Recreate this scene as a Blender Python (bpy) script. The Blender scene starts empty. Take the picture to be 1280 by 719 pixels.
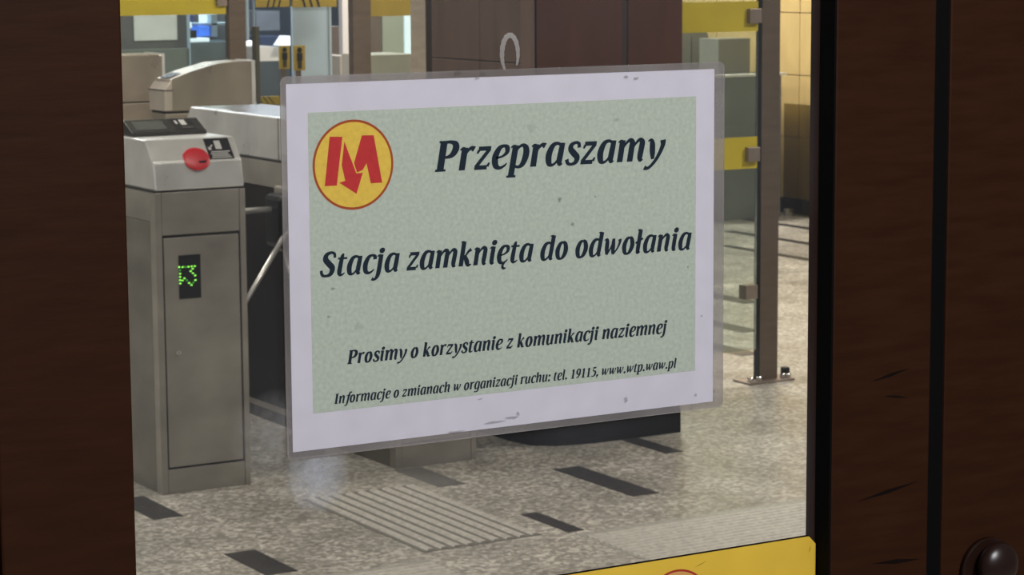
import bpy, bmesh, math, random
from mathutils import Vector, Matrix
random.seed(7)
C = bpy.context.scene.collection
scene = bpy.context.scene

# ------------------------------------------------------------------ camera
F, PITCH, ROLL, YAW = 2992.888, 0.136605, -0.0065507, 0.53674173
EYE = Vector((0, 0, 1.55))
FW = Vector((math.sin(YAW)*math.cos(PITCH), math.cos(YAW)*math.cos(PITCH), -math.sin(PITCH)))
RT0 = Vector((math.cos(YAW), -math.sin(YAW), 0)); UP0 = RT0.cross(FW)
RT = math.cos(ROLL)*RT0 + math.sin(ROLL)*UP0
UP = -math.sin(ROLL)*RT0 + math.cos(ROLL)*UP0
cam = bpy.data.cameras.new('camera'); camo = bpy.data.objects.new('camera', cam); C.objects.link(camo)
m3 = Matrix((RT, UP, -FW)).transposed(); camo.matrix_world = Matrix.Translation(EYE) @ m3.to_4x4()
cam.sensor_width = 36; cam.lens = F/1280*36; cam.clip_start = 0.05
cam.dof.use_dof = True; cam.dof.focus_distance = 1.45; cam.dof.aperture_fstop = 62
scene.camera = camo

# ------------------------------------------------------------------ world, exposure, lights
w = bpy.data.worlds.new('world'); scene.world = w; w.use_nodes = True
w.node_tree.nodes['Background'].inputs[0].default_value = (0.60, 0.62, 0.68, 1)
w.node_tree.nodes['Background'].inputs[1].default_value = 0.10
scene.view_settings.view_transform = 'Standard'; scene.view_settings.look = 'None'
scene.view_settings.exposure = 0.0; scene.view_settings.gamma = 1.0
scene.view_settings.use_curve_mapping = False
def area(name, loc, sx, sy, power, col, rot=(0, 0, 0)):
    l = bpy.data.lights.new(name, 'AREA'); l.shape = 'RECTANGLE'; l.size = sx; l.size_y = sy
    l.energy = power; l.color = col
    o = bpy.data.objects.new(name, l); C.objects.link(o); o.location = loc; o.rotation_euler = rot
    return o
WARM = (1.0, 0.94, 0.84)
area('hall_lamp_light', (3.0, 4.6, 2.95), 1.4, 0.3, 26, WARM)
area('hall_lamp_light', (6.6, 4.9, 2.95), 1.4, 0.3, 85, WARM)
area('hall_lamp_light', (0.2, 7.0, 2.95), 1.4, 0.3, 75, (1.0, .97, .92))  # added lamp, out of view, to brighten the left faces of the turnstiles
area('hall_lamp_light', (2.6, 8.4, 2.95), 1.4, 0.3, 45, WARM)
area('hall_lamp_light', (6.4, 8.2, 2.95), 1.4, 0.3, 95, WARM)
area('hall_lamp_light', (4.2, 12.2, 2.95), 1.4, 0.3, 80, (0.92, 0.96, 1.0))
area('hall_lamp_light', (7.6, 12.0, 2.95), 1.4, 0.3, 120, WARM)
area('hall_lamp_light', (8.0, 17.5, 2.95), 3.0, 0.5, 190, (0.82, 0.91, 1.0))
# street side lamp above and behind the person taking the picture
area('porch_lamp_light', (0.9, -1.0, 2.7), 0.9, 0.9, 49, (0.98, 0.965, 1.0), (math.radians(58), 0, 0))

# ------------------------------------------------------------------ helpers
def ray(x, y): return RT*((x-640)/F) - UP*((y-359.5)/F) + FW
def atY(x, y, Y): d = ray(x, y); return EYE + d*(Y/d.y)
def atX(x, y, X): d = ray(x, y); return EYE + d*(X/d.x)
def atZ(x, y, Z=0.0): d = ray(x, y); return EYE + d*((Z-EYE.z)/d.z)

def s2l(c):
    return tuple((v/255/12.92 if v/255 <= .04045 else ((v/255+.055)/1.055)**2.4) for v in c)
def mat(name, rgb, rough=0.5, metal=0.0, noise=0.0, nscale=20, stretch=(1, 1, 1), rvar=0.0, bump=0.0, spec=0.5, coat=0.0):
    """procedural surface: base colour broken up by noise, optional fine relief"""
    m = bpy.data.materials.new(name); m.use_nodes = True
    nt = m.node_tree; b = nt.nodes['Principled BSDF']
    b.inputs['Base Color'].default_value = (*rgb, 1); b.inputs['Roughness'].default_value = rough
    b.inputs['Metallic'].default_value = metal; b.inputs['Specular IOR Level'].default_value = spec
    b.inputs['Coat Weight'].default_value = coat
    if noise or rvar or bump:
        tc = nt.nodes.new('ShaderNodeTexCoord'); mp = nt.nodes.new('ShaderNodeMapping')
        mp.inputs['Scale'].default_value = stretch
        n = nt.nodes.new('ShaderNodeTexNoise'); n.inputs['Scale'].default_value = nscale
        n.inputs['Detail'].default_value = 5
        nt.links.new(tc.outputs['Object'], mp.inputs[0]); nt.links.new(mp.outputs[0], n.inputs['Vector'])
        r = nt.nodes.new('ShaderNodeValToRGB')
        lo = tuple(max(0, v*(1-noise)) for v in rgb); hi = tuple(min(1, v*(1+noise)) for v in rgb)
        r.color_ramp.elements[0].position = .3; r.color_ramp.elements[0].color = (*lo, 1)
        r.color_ramp.elements[1].position = .7; r.color_ramp.elements[1].color = (*hi, 1)
        nt.links.new(n.outputs['Fac'], r.inputs[0]); nt.links.new(r.outputs[0], b.inputs['Base Color'])
        if rvar:
            mr = nt.nodes.new('ShaderNodeMapRange'); mr.inputs['To Min'].default_value = rough-rvar
            mr.inputs['To Max'].default_value = rough+rvar
            nt.links.new(n.outputs['Fac'], mr.inputs[0]); nt.links.new(mr.outputs[0], b.inputs['Roughness'])
        if bump:
            bp = nt.nodes.new('ShaderNodeBump'); bp.inputs['Strength'].default_value = bump
            bp.inputs['Distance'].default_value = .002
            nt.links.new(n.outputs['Fac'], bp.inputs['Height']); nt.links.new(bp.outputs[0], b.inputs['Normal'])
    return m
def emis(name, rgb, s):
    m = bpy.data.materials.new(name); m.use_nodes = True; b = m.node_tree.nodes['Principled BSDF']
    b.inputs['Base Color'].default_value = (*rgb, 1); b.inputs['Emission Color'].default_value = (*rgb, 1)
    b.inputs['Emission Strength'].default_value = s
    return m
def glass(name, tint, refl=0.5, haze=0.0, hcol=(.6, .6, .6), ior=1.45, rough=0.02):
    """thin clear sheet: straight transmission, fresnel reflection and a little dirt"""
    m = bpy.data.materials.new(name); m.use_nodes = True; nt = m.node_tree
    for n in list(nt.nodes):
        if n.type != 'OUTPUT_MATERIAL': nt.nodes.remove(n)
    out = [n for n in nt.nodes][0]
    t = nt.nodes.new('ShaderNodeBsdfTransparent'); t.inputs[0].default_value = (*tint, 1)
    g = nt.nodes.new('ShaderNodeBsdfGlossy'); g.inputs['Roughness'].default_value = rough
    fr = nt.nodes.new('ShaderNodeFresnel'); fr.inputs[0].default_value = ior
    mu = nt.nodes.new('ShaderNodeMath'); mu.operation = 'MULTIPLY'; mu.inputs[1].default_value = refl
    nt.links.new(fr.outputs[0], mu.inputs[0])
    mx = nt.nodes.new('ShaderNodeMixShader'); nt.links.new(mu.outputs[0], mx.inputs[0])
    nt.links.new(t.outputs[0], mx.inputs[1]); nt.links.new(g.outputs[0], mx.inputs[2])
    last = mx
    if haze:
        d = nt.nodes.new('ShaderNodeBsdfDiffuse'); d.inputs[0].default_value = (*hcol, 1)
        tc = nt.nodes.new('ShaderNodeTexCoord'); n = nt.nodes.new('ShaderNodeTexNoise')
        n.inputs['Scale'].default_value = 7; n.inputs['Detail'].default_value = 6
        nt.links.new(tc.outputs['Object'], n.inputs['Vector'])
        mr = nt.nodes.new('ShaderNodeMapRange'); mr.inputs['From Min'].default_value = .35; mr.inputs['From Max'].default_value = .75
        mr.inputs['To Min'].default_value = haze*.5; mr.inputs['To Max'].default_value = haze*1.6
        nt.links.new(n.outputs['Fac'], mr.inputs[0])
        m2 = nt.nodes.new('ShaderNodeMixShader'); nt.links.new(mr.outputs[0], m2.inputs[0])
        nt.links.new(last.outputs[0], m2.inputs[1]); nt.links.new(d.outputs[0], m2.inputs[2]); last = m2
    nt.links.new(last.outputs[0], out.inputs[0])
    return m

def obj(name, bm, m, parent=None, smooth=False):
    me = bpy.data.meshes.new(name); bmesh.ops.recalc_face_normals(bm, faces=bm.faces); bm.to_mesh(me); bm.free()
    if smooth:
        for p in me.polygons: p.use_smooth = True
    me.materials.append(m)
    o = bpy.data.objects.new(name, me); C.objects.link(o)
    if parent: o.parent = parent
    return o
def raw(name, verts, faces, m, parent=None, smooth=False):
    me = bpy.data.meshes.new(name); me.from_pydata([tuple(v) for v in verts], [], faces); me.update()
    if smooth:
        for p in me.polygons: p.use_smooth = True
    me.materials.append(m); o = bpy.data.objects.new(name, me); C.objects.link(o)
    if parent: o.parent = parent
    return o
def tag(o, label, cat, group=None, kind=None):
    o['label'] = label; o['category'] = cat
    if group: o['group'] = group
    if kind: o['kind'] = kind
    return o
def thing(name, label, cat, loc=(0, 0, 0), group=None, kind=None):
    o = bpy.data.objects.new(name, None); C.objects.link(o); o.location = loc; o.empty_display_size = .1
    return tag(o, label, cat, group, kind)
def bx(bm, x0, x1, y0, y1, z0, z1, bev=0):
    r = bmesh.ops.create_cube(bm, size=1); v = r['verts']
    bmesh.ops.scale(bm, vec=(x1-x0, y1-y0, z1-z0), verts=v)
    bmesh.ops.translate(bm, vec=((x0+x1)/2, (y0+y1)/2, (z0+z1)/2), verts=v)
    if bev:
        es = list({e for q in v for e in q.link_edges})
        bmesh.ops.bevel(bm, geom=es, offset=bev, segments=2, affect='EDGES', profile=.5)
    return bm
def box(name, x0, x1, y0, y1, z0, z1, m, parent=None, bev=0):
    ox = parent.location if parent and parent.type == 'EMPTY' and False else Vector((0, 0, 0))
    return obj(name, bx(bmesh.new(), x0, x1, y0, y1, z0, z1, bev), m, parent)
def prism_x(name, prof, x0, x1, m, parent=None, bev=0):
    """profile of (y,z) points swept along X"""
    n = len(prof); bm = bmesh.new()
    a = [bm.verts.new((x0, y, z)) for y, z in prof]; b = [bm.verts.new((x1, y, z)) for y, z in prof]
    bm.faces.new(a); bm.faces.new(b[::-1])
    for i in range(n): bm.faces.new((a[i], b[i], b[(i+1) % n], a[(i+1) % n]))
    if bev: bmesh.ops.bevel(bm, geom=list(bm.edges), offset=bev, segments=2, affect='EDGES', profile=.5)
    return obj(name, bm, m, parent)
def prism_y(name, prof, y0, y1, m, parent=None, bev=0):
    n = len(prof); bm = bmesh.new()
    a = [bm.verts.new((x, y0, z)) for x, z in prof]; b = [bm.verts.new((x, y1, z)) for x, z in prof]
    bm.faces.new(a); bm.faces.new(b[::-1])
    for i in range(n): bm.faces.new((a[i], b[i], b[(i+1) % n], a[(i+1) % n]))
    if bev: bmesh.ops.bevel(bm, geom=list(bm.edges), offset=bev, segments=2, affect='EDGES', profile=.5)
    return obj(name, bm, m, parent)
def prism_z(name, plan, z0, z1, m, parent=None, bev=0):
    n = len(plan); bm = bmesh.new()
    a = [bm.verts.new((x, y, z0)) for x, y in plan]; b = [bm.verts.new((x, y, z1)) for x, y in plan]
    bm.faces.new(a); bm.faces.new(b[::-1])
    for i in range(n): bm.faces.new((a[i], b[i], b[(i+1) % n], a[(i+1) % n]))
    if bev: bmesh.ops.bevel(bm, geom=list(bm.edges), offset=bev, segments=2, affect='EDGES', profile=.5)
    return obj(name, bm, m, parent)
def tube(name, p0, p1, r, m, parent=None, seg=16, r1=None):
    p0 = Vector(p0); p1 = Vector(p1); d = p1-p0
    bm = bmesh.new(); bmesh.ops.create_cone(bm, cap_ends=True, segments=seg, radius1=r, radius2=r if r1 is None else r1, depth=d.length)
    q = d.to_track_quat('Z', 'Y').to_matrix().to_4x4(); q.translation = (p0+p1)/2
    bmesh.ops.transform(bm, matrix=q, verts=bm.verts)
    o = obj(name, bm, m, parent, smooth=True)
    bpyse(o); return o
def bpyse(o):
    for p in o.data.polygons:
        p.use_smooth = len(p.vertices) == 4
def dome(name, c, r, h, axis, m, parent=None, sx=1.0):
    """flattened half ball standing on a surface, axis = outward normal"""
    bm = bmesh.new(); bmesh.ops.create_uvsphere(bm, u_segments=32, v_segments=16, radius=1)
    bmesh.ops.scale(bm, vec=(r*sx, r, h), verts=bm.verts)
    q = Vector(axis).to_track_quat('Z', 'Y').to_matrix().to_4x4(); q.translation = Vector(c)
    bmesh.ops.transform(bm, matrix=q, verts=bm.verts)
    return obj(name, bm, m, parent, smooth=True)
def copytree(o, parent=None):
    c = o.copy(); C.objects.link(c)
    if parent: c.parent = parent
    for ch in [q for q in ALLCH.get(o.name, [])]: copytree(ch, c)
    return c
ALLCH = {}
def index_children(root):
    ALLCH[root.name] = list(root.children)
    for ch in root.children: index_children(ch)

# ------------------------------------------------------------------ materials
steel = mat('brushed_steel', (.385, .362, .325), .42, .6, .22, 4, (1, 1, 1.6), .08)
steel_l = mat('lit_steel', (.84, .84, .83), .30, .55, .12, 7, (1, 1, 1), .08)  # pale colour holds the reflected light of turnstile heads and lit cabinet ends
clamp_m = mat('clamp_steel', (.30, .24, .20), .4, .5, .1, 20)
steel_seam = mat('seam_shadow_metal', (.03, .028, .025), .6, .3)
steel_warm = mat('warm_steel', (.46, .40, .33), .3, .65, .2, 4, (1, 1, 1), .08)
nose_m = mat('lit_nose_steel', (.74, .66, .58), .28, .55, .1, 8)  # light on the nose end put into a paler steel
arm_m = mat('bright_arm_steel', (.88, .87, .84), .25, .6)
steel_d = mat('shaded_side_steel', (.215, .205, .18), .45, .5, .25, 4, (1, 1, 2), .08)  # shade on the turnstile sides put into a darker steel
cover_m = mat('mirror_cover_steel', (.52, .53, .56), .22, 1.0, .12, 6)
slab_l = mat('worn_granite', (.135, .13, .125), .4, 0, .2, 90)
chrome = mat('chrome', (.75, .75, .74), .14, 1.0)
post_m = mat('bronze_steel_post', (.155, .115, .085), .45, .55, .12, 8, (1, 1, 5), .06)
post_l = mat('lit_post_steel', (.62, .53, .43), .4, .55, .12, 8, (1, 1, 5), .06)
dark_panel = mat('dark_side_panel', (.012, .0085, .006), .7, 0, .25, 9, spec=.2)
black_pl = mat('black_plastic', (.009, .009, .010), .4, spec=.3)
rubber = mat('black_rubber', (.0025, .0022, .0025), .8, spec=.1)
wood_r = mat('dark_brown_wood', (.034, .0115, .0042), .5, 0, .13, 22, (1, 1, 7), .05, .1, spec=.12)
bead_m = mat('red_brown_bead', (.085, .040, .028), .8, 0, .2, 20, spec=.05)
knob_m = mat('brown_knob', (.020, .008, .005), .30, 0, spec=.6)
paper = mat('white_paper', s2l((226, 223, 232)), .8, 0, .035, 60, spec=.2)
green_p = mat('pale_green_print', s2l((196, 206, 190)), .8, 0, .10, 420, spec=.2)
ink = mat('dark_ink', s2l((30, 44, 56)), .7, spec=.2)
logo_y = mat('logo_yellow', s2l((240, 205, 88)), .8, 0, .07, 300, spec=.2)
logo_r = mat('logo_red', s2l((205, 62, 62)), .8, 0, .07, 300, spec=.2)
logo_ring = mat('logo_ring', s2l((176, 84, 48)), .8, spec=.2)
stick_y = mat('sticker_yellow', (.90, .60, .065), .5, 0, .08, 14, spec=.3)
stick_r = mat('sticker_red', (.45, .035, .02), .5)
band_y = mat('band_yellow', (.56, .44, .014), .5, 0, .08, 6)
band_d = mat('band_dull_yellow', (.33, .235, .025), .5, 0, .08, 6)
red_pl = mat('red_reader', (.62, .012, .025), .35, spec=.5)
white_m = mat('white_card', (.62, .62, .60), .7, 0, .08, 12)
dirt = mat('grey_dirt', (.16, .14, .14), .9)
scuff = mat('dark_scuff', (.006, .003, .002), .7, spec=.1)
slab_m = mat('dark_granite', (.040, .038, .040), .35, 0, .35, 90, spec=.5)
tile_m = mat('cream_tile', (.60, .44, .185), .38, 0, .07, 5, (1, 3, 1))
grout_m = mat('tile_grout', (.26, .20, .11), .9)
skirt_m = mat('black_skirting', (.008, .008, .008), .4)
col_m = mat('brown_column_cladding', (.080, .032, .021), .6, 0, .13, 5, (4, 4, .5), spec=.15)
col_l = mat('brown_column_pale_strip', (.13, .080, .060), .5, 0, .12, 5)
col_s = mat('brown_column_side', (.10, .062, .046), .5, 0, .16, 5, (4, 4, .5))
plinth_m = mat('black_plinth', (.0045, .004, .004), .8, 0, .4, 30, (6, 6, .3), spec=.12)
grey_m = mat('dark_grey_panel', (.085, .078, .080), .5, 0, .1, 5)
grey2 = mat('green_grey_panel', (.13, .14, .125), .5, 0, .12, 4)
grey3 = mat('mid_grey_panel', (.22, .21, .18), .5, 0, .15, 4)
pale_m = mat('pale_blue_panel', (.42, .53, .62), .5, 0, .04, 5)
bluegrey = mat('blue_grey_wall', (.085, .105, .135), .5, 0, .35, 1.1)
beige_m = mat('beige_panel', (.40, .36, .30), .5, 0, .08, 5)
ceil_m = mat('ceiling_panel', (.55, .54, .50), .8, 0, .05, 3)
lamp_e = emis('tube_glow', (1, .96, .88), 3.0)
cool_e = emis('cool_glow', (.80, .90, 1.0), 1.1)  # glow stands in for bright light on the kiosk shelf and bottles
blue_e = emis('blue_glow', (.05, .17, .75), 1.1)  # glow stands in for light on the blue kiosk box
led_e = emis('green_led', (.30, 1.0, .10), 1.3)
led_dim = emis('green_led_dim', (.05, .45, .02), .5)
pane_m = glass('door_glass', (.93, .935, .93), .35, .022, (.55, .58, .62))
bar_gl = glass('barrier_glass', (.86, .91, .885), .8, .04, (.55, .62, .58))
film_m = glass('clear_film', (.985, .985, .985), .25, 0, rough=.25)
margin_m = glass('pouch_margin', (.84, .83, .83), .5, .32, (.56, .53, .51), rough=.3)
smear_m = glass('glue_smear', (.95, .95, .95), .2, .42, (.70, .69, .66))

# floor: speckled terrazzo
def floor_material():
    m = bpy.data.materials.new('terrazzo'); m.use_nodes = True; nt = m.node_tree; b = nt.nodes['Principled BSDF']
    tc = nt.nodes.new('ShaderNodeTexCoord')
    v = nt.nodes.new('ShaderNodeTexVoronoi'); v.inputs['Scale'].default_value = 80
    n = nt.nodes.new('ShaderNodeTexNoise'); n.inputs['Scale'].default_value = 48; n.inputs['Detail'].default_value = 9; n.inputs['Roughness'].default_value = .7
    big = nt.nodes.new('ShaderNodeTexNoise'); big.inputs['Scale'].default_value = 3.2; big.inputs['Detail'].default_value = 7
    for q in (v, n, big): nt.links.new(tc.outputs['Object'], q.inputs['Vector'])
    r = nt.nodes.new('ShaderNodeValToRGB'); e = r.color_ramp.elements
    e[0].position = .0; e[0].color = (.10, .098, .088, 1); e[1].position = 1; e[1].color = (.92, .88, .80, 1)
    k = e.new(.5); k.color = (.34, .315, .275, 1)
    sep = nt.nodes.new('ShaderNodeSeparateColor'); nt.links.new(v.outputs['Color'], sep.inputs[0])
    add = nt.nodes.new('ShaderNodeMath'); add.operation = 'MULTIPLY_ADD'; add.inputs[1].default_value = .42
    nt.links.new(sep.outputs[0], add.inputs[0])
    sc = nt.nodes.new('ShaderNodeMath'); sc.operation = 'MULTIPLY'; sc.inputs[1].default_value = .62
    nt.links.new(n.outputs['Fac'], sc.inputs[0]); nt.links.new(sc.outputs[0], add.inputs[2])
    nt.links.new(add.outputs[0], r.inputs[0])
    mr = nt.nodes.new('ShaderNodeMapRange'); mr.inputs['From Min'].default_value = .3; mr.inputs['From Max'].default_value = .7
    mr.inputs['To Min'].default_value = .70; mr.inputs['To Max'].default_value = 1.2
    nt.links.new(big.outputs['Fac'], mr.inputs[0])
    mx = nt.nodes.new('ShaderNodeMix'); mx.data_type = 'RGBA'; mx.blend_type = 'MULTIPLY'; mx.inputs[0].default_value = 1
    nt.links.new(r.outputs[0], mx.inputs[6]); nt.links.new(mr.outputs[0], mx.inputs[7])
    nt.links.new(mx.outputs[2], b.inputs['Base Color'])
    rr = nt.nodes.new('ShaderNodeMapRange'); rr.inputs['To Min'].default_value = .22; rr.inputs['To Max'].default_value = .5
    nt.links.new(big.outputs['Fac'], rr.inputs[0]); nt.links.new(rr.outputs[0], b.inputs['Roughness'])
    return m
floor_m = floor_material()

# ------------------------------------------------------------------ the setting
def struct(o, label=None):
    o['kind'] = 'structure'
    if label: o['label'] = label
    return o
floor = struct(box('floor', -6, 18, -4, 26, -.1, 0, floor_m), 'grey speckled terrazzo floor of the station hall')
# dark granite inlay slabs, measured on the floor, then the same rhythm carried on
slabs = [(3.776, 3.868, 5.667, 6.107), (3.384, 3.436, 5.396, 5.648), (2.49, 2.579, 5.416, 5.677), (2.483, 2.573, 6.143, 6.44),
         (4.20, 4.265, 6.117, 6.52), (3.36, 3.45, 6.08, 6.36), (4.73, 4.82, 5.45, 5.72)]
for a in slabs:
    box('dark_slab', a[0], a[1], a[2], a[3], -.002, .0012, slab_l if a[0] in (3.36, 4.73) else slab_m, floor)
# long dark inlay strips crossing the floor beside the far wall
for (xa, ya, xb, yb, wd) in [(940, 379, 900, 376, .10), (940, 415, 900, 409, .10), (940, 444, 905, 437, .10)]:
    p = atZ(xa, ya); q = atZ(xb, yb)
    box('dark_slab', p.x-wd/2, p.x+wd/2, p.y, p.y+.55, -.002, .0012, slab_m, floor)
for yy in (284, 303, 323):
    p = atZ(1012, yy+2)
    box('dark_slab', p.x-.035, p.x+.035, p.y-.25, p.y+.75, -.002, .0012, slab_m, floor)
# ribbed tactile plates
tact_m = mat('ribbed_plate_stone', (.17, .16, .14), .5, 0, .2, 60)
rib_m = mat('pale_rib_stone', (.50, .47, .42), .5, 0, .2, 60)
tp = box('tactile_plate', 2.944, 3.31, 5.41, 6.15, -.002, .0012, tact_m, floor)
for i in range(9):
    x = 2.958+i*.0405
    prism_y('rib', [(x, .001), (x+.005, .0055), (x+.019, .0055), (x+.024, .001)], 5.42, 6.14, rib_m, tp)
tact2 = mat('fine_ribbed_stone', (.36, .345, .31), .5, 0, .22, 60)
for (xa, xb, ya, yb) in ((3.39, 4.95, 4.62, 5.372), (2.15, 2.92, 4.62, 5.335)):
    tp2 = box('tactile_plate', xa, xb, ya, yb, -.002, .0012, tact2, floor)
    n_ = int((yb-ya-.01)/.0275)
    for i in range(n_):
        y = ya+.006+i*.0275
        prism_x('rib', [(y, .001), (y+.004, .0038), (y+.015, .0038), (y+.019, .001)], xa+.01, xb-.01, rib_m, tp2)

WX = 8.895
wall_right = struct(box('wall_right', WX+.012, WX+.25, 6.2, 14.6, 0, 3.1, grout_m), 'cream tiled wall on the right of the hall')
me = None
for i in range(-5, 4):
    for j in range(0, 8):
        y0 = 11.545+i*.86; z0 = .09+j*.375
        if j == 7 and z0 > 2.9: continue
        if me is None:
            t = obj('wall_tile', bx(bmesh.new(), 0, .02, .004, .856, .002, .372, .002), tile_m, wall_right); me = t.data
        else:
            t = bpy.data.objects.new('wall_tile', me); C.objects.link(t); t.parent = wall_right
        t.location = (WX+random.uniform(-.0015, .0015), y0, z0)
struct(box('baseboard_right', WX-.012, WX+.03, 6.2, 14.6, 0, .088, skirt_m, None, .003), 'black skirting along the cream tiled wall')
wall_back = struct(box('wall_back', -2, 18, 21.0, 21.3, 0, 3.1, bluegrey), 'dark blue grey wall at the far end of the hall')
wall_left = struct(box('wall_left', -2.3, -2, 1.5, 21.3, 0, 3.1, mat('left_wall_paint', (.34, .32, .28), .6, 0, .08, 2)), 'plain wall left of the hall')
wall_far = struct(box('wall_far_right', 17.9, 18.1, 14.6, 21.3, 0, 3.1, bluegrey), 'wall of the far passage')
ceiling = struct(box('ceiling', -2.3, 18.1, 1.5, 21.3, 3.1, 3.2, ceil_m), 'pale ceiling of the hall')
for (x, y) in [(3.0, 4.6), (6.6, 4.9), (0.2, 7.0), (2.6, 8.4), (6.4, 8.2), (4.2, 12.2), (7.6, 12.0)]:  # the leftmost fixture is added to go with the helper lamp
    t = thing('ceiling_lamp', 'long fluorescent ceiling lamp '+{(3.0, 4.6): 'just inside the door', (6.6, 4.9): 'near the right wall and the door', (0.2, 7.0): 'added furthest to the left, unseen, to brighten the turnstile sides', (2.6, 8.4): 'over the wide gates', (6.4, 8.2): 'beside the bronze post', (4.2, 12.2): 'over the flap gates', (7.6, 12.0): 'near the grey cabinets'}[(x, y)], 'lamp', (x, y, 3.1), 'fluorescent lamps on the ceiling')
    bm = bx(bmesh.new(), -.74, .74, -.17, .17, -.10, -.001, .004); obj('lamp_body', bm, white_m, t)
    obj('diffuser', bx(bmesh.new(), -.70, .70, -.15, .15, -.112, -.101), lamp_e, t)

# ------------------------------------------------------------------ the door in the foreground
YG = 1.2324            # front of the glass
YF = 1.217             # front of the stiles
door = thing('door_1', 'dark brown wooden door leaf with a tall glass pane, closed', 'door', (.72, YG, 0), kind='structure')
def dbox(name, x0, x1, y0, y1, z0, z1, m, par=door, bev=0):
    l = door.location
    return obj(name, bx(bmesh.new(), x0-l.x, x1-l.x, y0-l.y, y1-l.y, z0, z1, bev), m, par)
YB = YG+.0100
dbox('stile', .4045, .4815, YF, YB, .01, 2.10, wood_r, bev=.0015)
st = dbox('stile', .9672, 1.0505, YF, YB, .01, 2.10, wood_r, bev=.0015)
dbox('top_rail', .4815, .9672, YF, YB, 1.98, 2.10, wood_r, bev=.0015)
dbox('bottom_rail', .4815, .9672, YF, YB, .01, .16, wood_r, bev=.0015)
dbox('glazing_bead', .9662, .9671, YG+.0001, YG+.0099, .16, 1.98, bead_m)
dbox('glazing_bead', .4816, .4821, YG+.0001, YG+.0099, .16, 1.98, bead_m)
dbox('rubber_gasket', .9658, .9671, YF+.0002, YG-.0001, .16, 1.98, rubber)
pane = dbox('glass_pane', .4818, .9668, YG+.0002, YG+.0058, .161, 1.979, pane_m)
# scuffs on the right stile
l = door.location
for (xa, ya, xb, yb, th) in [(1088, 478, 1138, 460, .0012), (1104, 495, 1136, 497, .0008), (1070, 628, 1150, 601, .0014), (1090, 705, 1150, 699, .0016)]:
    a = atY(xa, ya, YF-.0002); b = atY(xb, yb, YF-.0002); a.x -= l.x; b.x -= l.x; a.y -= l.y; b.y -= l.y
    mid = (a+b)/2; n = Vector((0, 0, th))
    raw('scuff_mark', [a, mid-n, b, mid+n], [(0, 1, 2, 3)], scuff, st)

door2 = thing('door_2', 'second dark brown door leaf beside the first, at the right edge', 'door', (1.3, YG, 0), kind='structure')
l2 = door2.location
s2 = obj('stile', bx(bmesh.new(), 1.0625-l2.x, 1.1500-l2.x, YF-l2.y, YB-l2.y, .01, 2.10, .0015), wood_r, door2)
obj('stile', bx(bmesh.new(), 1.60-l2.x, 1.685-l2.x, YF-l2.y, YB-l2.y, .01, 2.10, .0015), wood_r, door2)
obj('top_rail', bx(bmesh.new(), 1.15-l2.x, 1.60-l2.x, YF-l2.y, YB-l2.y, 1.98, 2.10, .0015), wood_r, door2)
obj('bottom_rail', bx(bmesh.new(), 1.15-l2.x, 1.60-l2.x, YF-l2.y, YB-l2.y, .01, .16, .0015), wood_r, door2)
obj('glass_pane', bx(bmesh.new(), 1.15-l2.x, 1.60-l2.x, YG+.0002-l2.y, YG+.0058-l2.y, .161, 1.979), pane_m, door2)
kc = atY(1246, 718, YF-.012)
kc -= Vector((l2.x, l2.y, 0))
tube('knob_rose', (kc.x, YF-.0045-l2.y, kc.z), (kc.x, YF-.0001-l2.y, kc.z), .0235, knob_m, s2, 40)
kb = tube('knob_neck', (kc.x, YF-.010-l2.y, kc.z), (kc.x, YF-.0045-l2.y, kc.z), .012, knob_m, s2, 32)
dome('door_knob', (kc.x+.001, YF-.012-l2.y, kc.z+.006), .0165, .009, (0, -1, 0), knob_m, s2)
struct(box('trim_1', 1.0507, 1.0623, YF+.0012, YB, 0, 2.12, rubber), 'black rubber seal in the gap between the two door leaves')
struct(box('trim_2', .30, .4005, YF, YB, 0, 2.12, wood_r, None, .0015), 'dark brown door post at the left edge')
struct(box('trim_3', .4007, .4043, YF+.012, YB, 0, 2.12, rubber), 'black seal between door post and door')
struct(box('trim_4', .30, 1.70, YF, YB, 2.121, 2.26, wood_r), 'dark brown door head')

# soft smears on the pane
def smear_ring(name, cx, cy, rx, ry, wd, m, par):
    vs = []; fs = []; n = 40
    for i in range(n+1):
        a = math.radians(-35)+i/n*math.radians(275)
        k = wd*(.25+.75*math.sin(i/n*math.pi)**.7)*(1.0 if i % 3 else .8)
        for s in (-1, 1):
            p = atY(cx+(rx+s*k)*math.cos(a), cy-(ry+s*k)*math.sin(a), YG-.0003); p -= Vector((l.x, l.y, 0)); vs.append(p)
    for i in range(n): fs.append((2*i, 2*i+1, 2*i+3, 2*i+2))
    return raw(name, vs, fs, m, par)
smear_ring('glue_smear', 637.5, 68, 10, 24, 3.6, smear_m, pane)

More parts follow.
